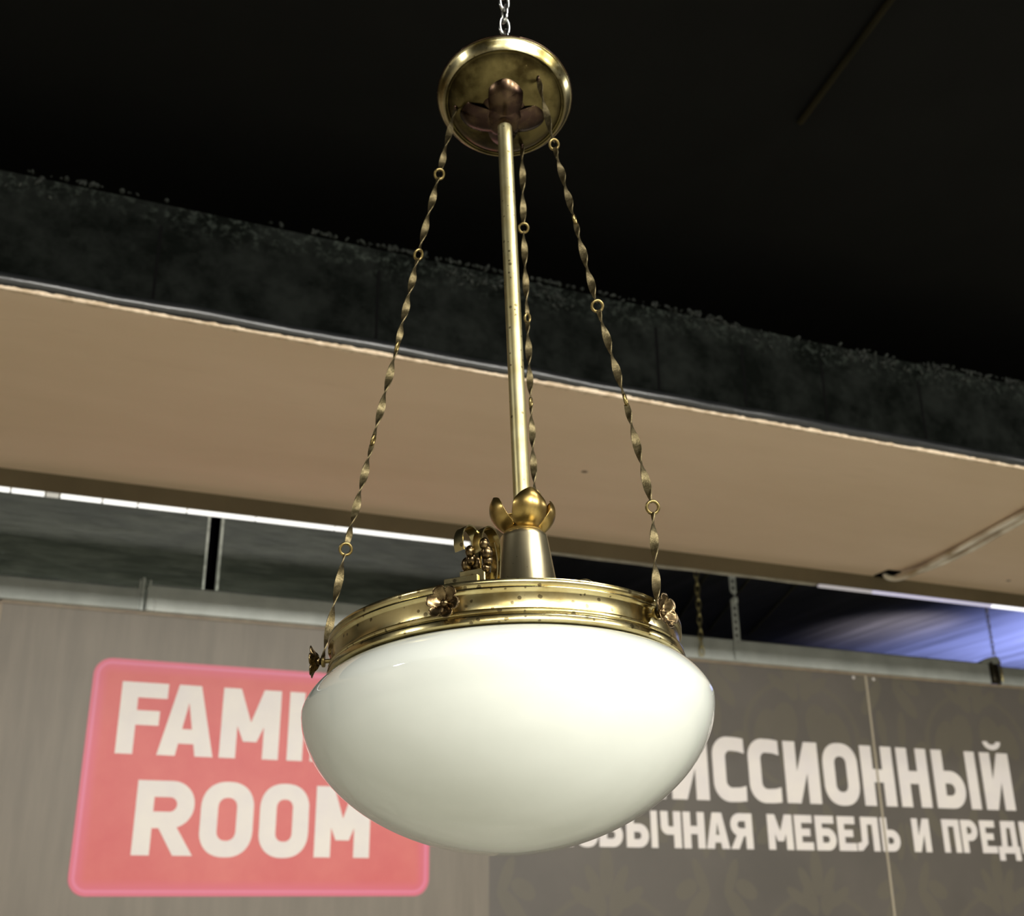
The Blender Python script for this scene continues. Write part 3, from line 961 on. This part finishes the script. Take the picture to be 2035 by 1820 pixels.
# flat cable looped under the soffit at right
cb = empty('flat_cable', Q(4.2, 4.6, 3.27))
tag(cb, 'cream cable pair sagging under the beige soffit at right', 'cable')
bm = bmesh.new()
box_bm(bm, (4.15, 4.64, 3.292), (4.235, 4.755, 3.301))
room_obj('outlet_hole', bm, M['hole'], cb)
def flat_cable(name, pts, r, mat):
    bm = bmesh.new()
    P = [Vector(p) for p in pts]
    dense = []
    for i in range(len(P) - 1):
        p0 = P[max(i - 1, 0)]; p1 = P[i]; p2 = P[i + 1]; p3 = P[min(i + 2, len(P) - 1)]
        for k in range(8):
            t = k / 8
            dense.append(0.5 * ((2 * p1) + (p2 - p0) * t + (2 * p0 - 5 * p1 + 4 * p2 - p3) * t * t + (3 * p1 - p0 - 3 * p2 + p3) * t ** 3))
    dense.append(P[-1])
    tube(bm, dense, r, 12)
    return room_obj(name, bm, mat, cb, smooth=True, angle=40)
flat_cable('cable', [(4.175, 4.70, 3.300), (4.185, 4.69, 3.275), (4.22, 4.64, 3.262), (4.23, 4.50, 3.268), (4.19, 4.2, 3.280), (4.13, 3.9, 3.285), (4.06, 3.6, 3.280), (3.99, 3.3, 3.275)], 0.0150, M['conduit'])
flat_cable('cable', [(4.245, 4.63, 3.276), (4.262, 4.45, 3.272), (4.24, 4.15, 3.278), (4.17, 3.85, 3.280), (4.12, 3.6, 3.282), (4.08, 3.3, 3.285)], 0.0130, M['conduit'])


# ================================================================== THE LAMP
AX = Vector((-0.040, 0.095, 0)); AX.z = math.sqrt(1 - AX.length_squared)      # axis of ring and bowl
BOWL_C = at(1011, 1420, 1.13)
RING_Z = 0.0743
RING_C = BOWL_C + AX * RING_Z
RF = frame(AX, -Vector((BOWL_C.x, BOWL_C.y, 0)).normalized().cross(Z) * -1)
# ring frame: local x to the right of the camera, local -y towards it
xr = Vector((1, 0, 0)) - AX * AX.x; xr.normalize()
RF = frame(AX, xr)
BF = Matrix.Translation(BOWL_C) @ RF
GF = Matrix.Translation(RING_C) @ RF
RB = 0.17635
lamp = empty('pendant_lamp', BOWL_C - AX * 0.13)
tag(lamp, 'brass pendant lamp with opal glass bowl hung on a tube and three twisted strip chains', 'pendant lamp')


def lobj(name, bm, mat, parent=None, smooth=True, angle=45, mods=None):
    o = link(name, mesh_from(bm, name, smooth, angle), mat, parent or lamp)
    if mods:
        mods(o)
    return o


# --- bowl
dl, nl, ts, rn, ns = 0.1298, 1.8642, 0.0345, 0.1674, 1.4975
prof = []
for k in range(41):
    a = PI / 2 * k / 40
    prof.append((0.2 * max(0, math.cos(a)) ** (2 / nl), -dl * math.sin(a) ** (2 / nl)))
prof[-1] = (0.0, -dl)
prof = prof[::-1]
for k in range(1, 21):
    a = PI / 2 * k / 20
    prof.append((rn + (0.2 - rn) * max(0, math.cos(a)) ** (2 / ns), ts * math.sin(a) ** (2 / ns)))
prof += [(0.166, ts + 0.004), (0.163, ts + 0.004), (0.163, ts)]
# inner surface
inner = []
for r, z in reversed(prof[:-3]):
    inner.append((r * 0.975, z * 0.97 if z < 0 else z - 0.001))
prof += inner
o = lobj('glass_bowl', lathe(prof, BF, 160), M['opal'], angle=60)
o['label'] = 'milky white opal glass bowl'

# --- ring band (gallery)
def G(r, z): return (r, z)
band = [(0.150, -0.003), (0.160, 0.0005), (0.1725, 0.0005), (0.1758, -0.0005), (0.17635, -0.002), (0.17625, -0.0045), (0.1752, -0.0060), (0.1748, -0.0068), (0.1757, -0.0078), (0.1759, -0.0092), (0.1752, -0.0104), (0.1735, -0.0112),
        (0.1728, -0.0122), (0.1728, -0.0262), (0.1736, -0.0272), (0.1752, -0.0278), (0.1760, -0.0290), (0.1758, -0.0304), (0.1750, -0.0312), (0.1752, -0.0320), (0.1765, -0.0330), (0.1772, -0.0350), (0.1772, -0.0385), (0.1762, -0.0398), (0.1705, -0.0402), (0.1695, -0.036), (0.1695, -0.006), (0.150, -0.006)]
lobj('brass_band', lathe(band, GF, 200, closed=True), M['band'], angle=35)
# --- pole line (the tube hangs a little out of true with the ring)
P_BASE = at(1050, 1265, 1.164)
P_TOP = at(1003.5, 267, 1.49)
PA = (P_TOP - P_BASE).normalized()
xp = Vector((1, 0, 0)) - PA * PA.x; xp.normalize()
PF = frame(PA, xp)
# top plate closing the ring
plate_p = [(0.0, 0.0), (0.03, 0.0), (0.10, -0.001), (0.152, -0.003), (0.152, -0.005), (0.0, -0.005)]
lobj('top_plate', lathe(plate_p, GF, 96), M['band'], angle=35)


def along(h):
    return P_BASE + PA * h


def pole_h(py):
    """height on the tube axis seen at this image row"""
    lo, hi = -0.1, 1.0
    for _ in range(50):
        m_ = (lo + hi) / 2
        v = along(m_) - EYE
        if 910 - F_PX * v.dot(Uv) / v.dot(Fv) > py: lo = m_
        else: hi = m_
    return lo


def dep(h): return (along(h) - EYE).dot(Fv)

h_sock = pole_h(1068)
rs_top = 48.0 * dep(h_sock) / F_PX
rs_bot = rs_top + (h_sock) * (0.0055 / 0.045)
sock = [(0.0, h_sock + 0.0035), (rs_top * .55, h_sock + 0.0035), (rs_top * .86, h_sock + 0.0022), (rs_top * .97, h_sock - 0.001), (rs_top, h_sock - 0.005), (rs_bot, 0.004), (rs_bot + .003, 0.001), (rs_bot + .003, -0.0015), (0, -0.0015)]
lobj('socket_cover', lathe(sock, Matrix.Translation(P_BASE) @ PF, 64), M['socket'], angle=50)
# pole
h_top = pole_h(235)
h_bot = h_sock + 0.002
rp = 33.8 / 2 * dep(pole_h(930)) / F_PX
lobj('pole', lathe([(0, h_bot), (rp, h_bot), (rp, h_top), (0, h_top)], Matrix.Translation(P_BASE) @ PF, 40), M['pole'], angle=50)


# --- petals
def petal_bm(M4, az, path, width, cup, n=14, m_=10, tipcurl=0.0):
    """path: (r, h) pairs from base to tip; width: half width at fractions"""
    bm = bmesh.new()
    rot = Matrix.Rotation(az, 4, 'Z')
    def ev(t):
        x = t * (len(path) - 1); i = min(int(x), len(path) - 2); f = x - i
        p0 = path[max(i - 1, 0)]; p1 = path[i]; p2 = path[i + 1]; p3 = path[min(i + 2, len(path) - 1)]
        return tuple(0.5 * ((2 * p1[k]) + (p2[k] - p0[k]) * f + (2 * p0[k] - 5 * p1[k] + 4 * p2[k] - p3[k]) * f * f + (3 * p1[k] - p0[k] - 3 * p2[k] + p3[k]) * f ** 3) for k in (0, 1))
    rows = []
    for i in range(n + 1):
        t = 1 - (1 - i / n) ** 1.6
        r, h = ev(t)
        r2, h2 = ev(min(1, t + .02)); r1, h1 = ev(max(0, t - .02))
        tl = math.hypot(r2 - r1, h2 - h1) or 1
        nr, nh = (h2 - h1) / tl, -(r2 - r1) / tl           # outward normal in the (r,h) plane
        e = min(1.0, max(0.0, (t - 0.0)))
        g_ = 0.13 + 0.87 * e
        wv = width * max(0.0, 1 - abs(2 * g_ - 1) ** 2.5) ** 0.46
        if i == n: wv = width * 0.10
        row = []
        for j in range(m_ + 1):
            v = -1 + 2 * j / m_
            off = -cup * wv * v * v
            row.append(bm.verts.new(M4 @ (rot @ Vector((wv * v, -(r + nr * off), h + nh * off)))))
        rows.append(row)
    for a, b_ in zip(rows, rows[1:]):
        for j in range(m_):
            bm.faces.new([a[j], a[j + 1], b_[j + 1], b_[j]])
    return bm


def thick(t):
    def f(o):
        md = o.modifiers.new('thickness', 'SOLIDIFY'); md.thickness = t; md.offset = 0
        ms = o.modifiers.new('smooth', 'SUBSURF'); ms.levels = 1; ms.render_levels = 2
    return f

LF = Matrix.Translation(along(h_sock + 0.002)) @ PF
fl = lobj('lower_flower', lathe([(0, 0), (0.020, 0), (0.0215, 0.002), (0.018, 0.006), (0.0125, 0.010), (0.0115, 0.016), (0, 0.016)], LF, 40), M['petal'], angle=50)
for az in (17, -78, 104, 192):
    bm = petal_bm(LF, math.radians(az), [(0.0165, 0.001), (0.027, 0.008), (0.0345, 0.020), (0.0355, 0.032), (0.0315, 0.0420)], 0.0190, 0.55)
    lobj('petal', bm, M['petal'], fl, mods=thick(0.0007))

h_fl = pole_h(252)
UF = Matrix.Translation(along(h_fl)) @ PF
fu = lobj('upper_flower', lathe([(0, -0.001), (0.0135, -0.001), (0.018, 0.001), (0.024, 0.006), (0.028, 0.014), (0.018, 0.016), (0, 0.016)], UF, 40), M['petal_dark'], angle=50)
for az in (4, -92, 98, 184):
    k = 1.0 if abs(az) < 10 else 1.10
    bm = petal_bm(UF, math.radians(az), [(0.012, 0.0), (0.030 * k, 0.005), (0.045 * k, 0.014), (0.053 * k, 0.029 / k), (0.054 * k, 0.041 / k)], 0.0225, 0.5)
    lobj('petal', bm, M['petal_dark'], fu, mods=thick(0.0007))
for az in (-42, 50):
    bm = petal_bm(UF, math.radians(az), [(0.012, 0.006), (0.026, 0.012), (0.036, 0.022), (0.040, 0.034), (0.038, 0.046)], 0.012, 0.4)
    lobj('inner_petal', bm, M['petal_dark'], fu, mods=thick(0.0007))

# --- canopy: tipped a little further back than the tube
CZ = pole_h(200)
CC = at(1003, 194, dep(CZ))
RC = 131.5 * dep(CZ) / F_PX
vd = (CC - EYE).normalized()
up = Uv - vd * Uv.dot(vd); up.normalize()
E_C = math.radians(59)
CA = vd * math.sin(E_C) + up * math.cos(E_C)
xc = Vector((1, 0, 0)) - CA * CA.x; xc.normalize()
CF = Matrix.Translation(CC) @ frame(CA, xc)
cp = [(0.0, -0.01), (0.93, -0.01), (0.985, 0.0), (1.0, -0.012), (1.006, -0.035), (1.000, -0.05), (0.992, -0.056), (0.975, -0.085), (0.948, -0.135), (0.917, -0.185), (0.897, -0.207), (0.880, -0.207), (0.872, -0.190), (0.850, -0.188), (0.835, -0.200),
      (0.80, -0.235), (0.72, -0.285), (0.60, -0.335), (0.45, -0.375), (0.30, -0.40), (0.15, -0.412), (0.0, -0.415)]
k0 = cp.index((0.897, -0.207))
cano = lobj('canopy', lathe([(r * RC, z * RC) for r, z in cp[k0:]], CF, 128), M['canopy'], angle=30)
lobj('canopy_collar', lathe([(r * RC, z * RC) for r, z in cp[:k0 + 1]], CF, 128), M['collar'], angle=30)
bm = bmesh.new()
tor = [CF @ Vector((1.003 * RC * math.cos(a), 1.003 * RC * math.sin(a), -0.018 * RC)) for a in [2 * PI * k / 120 for k in range(120)]]
tube(bm, tor, 0.0016, 8, closed=True)
rimm = lobj('rolled_rim', bm, M['petal_dark'])

# --- rosettes on the band
def rosette(az_deg, zoff, roff, chain=True, spin=0.0, R=0.0152):
    az = math.radians(az_deg)
    out = Vector((math.sin(az), -math.cos(az), 0))
    outw = (RF @ out)
    base = GF @ (out * (0.1728) + Vector((0, 0, zoff)))
    ctr = base + outw * roff
    xx = AX - outw * AX.dot(outw); xx.normalize()
    F4 = Matrix.Translation(ctr) @ frame(outw, xx) @ Matrix.Rotation(spin, 4, 'Z')
    bm = bmesh.new()
    n, m_ = 72, 8
    c0 = bm.verts.new(F4 @ Vector((0, 0, -0.001)))
    rows = []
    for i in range(1, m_ + 1):
        t = i / m_
        row = []
        for k in range(n):
            a = 2 * PI * k / n
            lobe = abs(math.cos(3 * a)) ** 0.5
            rr = R * t * (1 - t * t * 0.30 * (1 - lobe))
            h = 0.0085 * t ** 1.8 + 0.0022 * math.sin(PI * t) * (lobe - .5) - 0.0028 * max(0, t - .75) * 4 * 0.3
            row.append(bm.verts.new(F4 @ Vector((rr * math.cos(a), rr * math.sin(a), h))))
        rows.append(row)
    for k in range(n):
        bm.faces.new([c0, rows[0][k], rows[0][(k + 1) % n]])
    for a_, b_ in zip(rows, rows[1:]):
        for k in range(n):
            bm.faces.new([a_[k], a_[(k + 1) % n], b_[(k + 1) % n], b_[k]])
    rs = lobj('rosette', bm, M['rosette'], mods=lambda o: setattr(o.modifiers.new('thickness', 'SOLIDIFY'), 'thickness', 0.0008), angle=80)
    bm = bmesh.new()
    bmesh.ops.create_uvsphere(bm, u_segments=20, v_segments=12, radius=0.0042, matrix=F4 @ Matrix.Translation((0, 0, 0.0018)))
    lobj('knob', bm, M['rosette'], rs)
    bm = bmesh.new()
    tube(bm, [base - outw * 0.003, ctr + outw * 0.001], 0.0022, 12)
    lobj('bolt', bm, M['ring'], rs)
    if chain:
        bm = lathe([(0, -0.0015), (0.0058, -0.0015), (0.0062, 0), (0.0058, 0.0015), (0, 0.0015)], Matrix.Translation(base + outw * (roff - 0.004)) @ frame(outw, xx), 20)
        lobj('washer', bm, M['ring'], rs)
    return base + outw * (roff - 0.003), outw, ctr

e_left, ol, _ = rosette(-89, -0.0125, 0.013, True, 0.5, 0.0165)
rosette(-16.5, -0.0205, 0.007, False, 0.3, 0.0158)
e_right, orr, _ = rosette(51, -0.0175, 0.010, True, 0.2, 0.0172)
e_back, ob, _ = rosette(170, -0.020, 0.010, True, 0.1, 0.0150)

# --- twisted strip chains
def twisted(bm, p0, p1, w, t, halfturns, ph, n=None):
    n = n or max(24, int(halfturns * 18))
    d = (p1 - p0).normalized()
    ref = Rv - d * Rv.dot(d); ref.normalize()
    o2 = d.cross(ref)
    rows = []
    for i in range(n + 1):
        f = i / n
        a = ph + PI * halfturns * f
        x = math.cos(a) * ref + math.sin(a) * o2
        y = d.cross(x)
        ww = w * (0.62 + 0.38 * min(1, 8 * min(f, 1 - f)))
        p = p0.lerp(p1, f)
        rows.append([bm.verts.new(p + sx * ww / 2 * x + sy * t / 2 * y) for sx, sy in ((-1, -1), (-1.0, 1), (1, 1), (1, -1))])
    for a_, b_ in zip(rows, rows[1:]):
        for k in range(4):
            bm.faces.new([a_[k], a_[(k + 1) % 4], b_[(k + 1) % 4], b_[k]])
    bm.faces.new(rows[0][::-1]); bm.faces.new(rows[-1])


def ring_bm(c, nrm, R=0.0062, r=0.0017):
    bm = bmesh.new()
    a_ = nrm.normalized(); x = a_.orthogonal().normalized(); y = a_.cross(x)
    tube(bm, [c + R * (math.cos(2 * PI * k / 28) * x + math.sin(2 * PI * k / 28) * y) for k in range(28)], r, 10, closed=True)
    return bm


def strip_chain(name, hook, px, end, faces, phases):
    """px: image rows/columns of the joints, depth shared out between hook and rosette"""
    d0 = (hook - EYE).dot(Fv); d1 = (end - EYE).dot(Fv)
    n = len(px) + 1
    nodes = [hook]
    for i, (x, y) in enumerate(px):
        t = (i + 1) / n
        nodes.append(at(x, y, 1 / ((1 - t) / d0 + t / d1)))
    nodes.append(end)
    ch = empty(name, hook); ch.parent = lamp; ch.matrix_parent_inverse = lamp.matrix_world.inverted()
    for i, (a_, b_) in enumerate(zip(nodes, nodes[1:])):
        d = (b_ - a_); L = d.length; d.normalize()
        g0 = 0.0055 if i > 0 else 0.0
        g1 = 0.0055 if i < n - 1 else -0.004
        bm = bmesh.new()
        ht, ph = phases[i]
        twisted(bm, a_ + d * g0, b_ - d * g1, 0.0082, 0.0011, ht, ph)
        lobj('twisted_strip', bm, M['strip'], ch, angle=40)
        if i < n - 1:
            fa = faces[i]
            v = (b_ - EYE).normalized()
            side = v.cross(d).normalized()
            nrm = v * math.cos(math.radians(fa)) + side * math.sin(math.radians(fa))
            lobj('chain_ring', ring_bm(b_, nrm, 0.0060 if fa < 45 else 0.0055, 0.0016), M['ring'], ch)
    return ch


def canopy_pt(x, y, z):
    return CF @ Vector((x * RC, -y * RC, z * RC))

hkL = canopy_pt(-.74, -.02, -.255)
hkR = canopy_pt(.50, .46, -.285)
hkB = canopy_pt(.26, -.66, -.290)
P2 = PI / 2
strip_chain('left_chain', hkL, [(873, 346), (831.5, 506), (789, 690), (741.5, 875), (687, 1091)], e_left,
            [22, 42, 80, 78, 10], [(2.2, 0.2), (2.5, .5), (3.0, .4), (2.5, .6), (3, .1), (2.5, .9)])
strip_chain('right_chain', hkR, [(1101, 287), (1142, 437), (1187, 608), (1243, 795), (1297, 1008)], e_right,
            [30, 84, 18, 84, 20], [(1.7, .1), (2.6, .3), (2.6, .2), (2.6, .6), (2.5, .1), (2.6, .9)])
strip_chain('back_chain', hkB, [(1040.5, 453), (1048, 632), (1055, 800), (1063, 985)], e_back,
            [8, 55, 80, 20], [(2.3, .3), (2.5, 1.3), (2.5, .3), (2.5, .8), (2.5, .2)])
# small hook loops at the canopy ends
for hk in (hkL, hkR, hkB):
    lobj('canopy_hook', ring_bm(hk, xc, 0.0045, 0.0015), M['petal_dark'])

# --- scroll bracket standing on the ring, left of the socket
def strip_path(bm, pts, wdir, w, t):
    rows = []
    n = len(pts)
    for i, p in enumerate(pts):
        tg = pts[min(i + 1, n - 1)] - pts[max(i - 1, 0)]; tg.normalize()
        nn = wdir.cross(tg).normalized()
        rows.append([bm.verts.new(p + a_ * w / 2 * wdir + b_ * t / 2 * nn) for a_, b_ in ((-1, -1), (1, -1), (1, 1), (-1, 1))])
    for a_, b_ in zip(rows, rows[1:]):
        for k in range(4):
            bm.faces.new([a_[k], a_[(k + 1) % 4], b_[(k + 1) % 4], b_[k]])
    bm.faces.new(rows[0][::-1]); bm.faces.new(rows[-1])


def ring_pt(az, r, z):
    a_ = math.radians(az)
    return GF @ Vector((r * math.sin(a_), -r * math.cos(a_), z))

DSB = (ring_pt(-25, .140, 0) - EYE).dot(Fv)
SB = at(938, 1140, DSB)
yr = RF @ Vector((0, 1, 0)); ux = AX
wv_ = (xr * 0.75 - yr * 0.66).normalized()        # axis of the curls: to the right and towards the camera
dv = (xr * 0.66 + yr * 0.75).normalized()         # depth of the curls: away and to the right
def sp(o, x, d, z): return o + wv_ * x + dv * d + ux * z
def obox(bm, o, x0, x1, d0, d1, z0, z1, ax=None, ad=None):
    ax = ax or wv_; ad = ad or dv
    vs = [bm.verts.new(o + ax * x + ad * d + ux * z) for x in (x0, x1) for d in (d0, d1) for z in (z0, z1)]
    for f in ((0, 1, 3, 2), (4, 6, 7, 5), (0, 4, 5, 1), (2, 3, 7, 6), (0, 2, 6, 4), (1, 5, 7, 3)):
        bm.faces.new([vs[i] for i in f])
bx_ = (xr * 0.93 - yr * 0.36).normalized(); by_ = (xr * 0.36 + yr * 0.93).normalized()
bm = bmesh.new()
obox(bm, SB, -0.0125, 0.0125, 0.0, 0.022, -0.010, 0.0045, bx_, by_)
sbk = lobj('scroll_bracket', bm, M['band'], smooth=False, mods=lambda o: setattr(o.modifiers.new('bevel', 'BEVEL'), 'width', 0.0008))
bm = bmesh.new()
obox(bm, at(917, 1150, DSB - 0.004), -0.0165, 0.0150, 0.0, 0.016, -0.006, 0.0025, (xr * .98 - yr * .2 + ux * .05).normalized(), by_)
lobj('foot', bm, M['band'], sbk, smooth=False, mods=lambda o: setattr(o.modifiers.new('bevel', 'BEVEL'), 'width', 0.0006))
for (px_, py_, drop, sw) in ((930, 1083, .022, 0.0110), (968, 1085, .030, 0.0110)):
    o_ = at(px_, py_, DSB + .012)
    bm = bmesh.new()
    pts = []
    rr, hz_ = 0.0125, 0.0175
    for k in range(10):
        f = k / 9
        pts.append(sp(o_, 0, rr * (0.75 + .25 * f), -hz_ * .2 - drop * (1 - f)))
    for k in range(1, 25):
        a_ = math.radians(-8 + 218 * k / 24)
        pts.append(sp(o_, 0, rr * math.cos(a_), hz_ * math.sin(a_)))
    strip_path(bm, pts, wv_, sw, 0.0014)
    lobj('scroll', bm, M['band'], sbk, angle=50)
bm = bmesh.new()
for (px_, py_, r, dd_) in ((962, 1080, .0050, 0), (967, 1098, .0062, 0), (969, 1113, .0052, 0), (966, 1128, .0045, 0), (934, 1096, .0050, .006), (937, 1112, .0056, .008), (928, 1122, .006, .012), (947, 1120, .006, .012)):
    bmesh.ops.create_icosphere(bm, subdivisions=3, radius=r, matrix=Matrix.Translation(at(px_, py_, DSB + dd_)) @ Matrix.Diagonal((.9, .9, 1.2, 1)))
lobj('leaf_ornament', bm, M['rosette'], sbk)
bm = bmesh.new()
o_ = at(978, 1120, DSB + 0.004)
strip_path(bm, [sp(o_, 0, 0.0035 * math.sin(PI * k / 14), -0.020 + 0.040 * k / 14) for k in range(15)], wv_, 0.0075, 0.0014)
lobj('side_stem', bm, M['band'], sbk, angle=50)

# loose bit of thread on the rim
bm = bmesh.new()
thp = [ring_pt(18 + 20 * k / 16, 0.160, 0.0012 + 0.006 * math.sin(PI * k / 16) + 0.001 * math.sin(5 * PI * k / 16)) for k in range(17)]
tube(bm, thp, 0.00035, 6)
tag(lobj('wire_end', bm, M['strip']), 'fine stray wire curling over the rim')

# --- bright steel chain the lamp hangs from
top = CF @ Vector((0, 0, -0.02 * RC))
tip = at(1002.5, 78, (top - EYE).dot(Fv))
sc = empty('steel_chain', tip)
tag(sc, 'bright steel link chain rising from the brass canopy to the dark ceiling', 'chain')
n_l = int((4.2 - tip.z + 0.02) / 0.0205)
link_chain(sc, tip - Z * 0.03, n_l + 2, 0.0205, 0.0265, 0.0135, 0.0022, M['steel'], 0.55, 0.10)
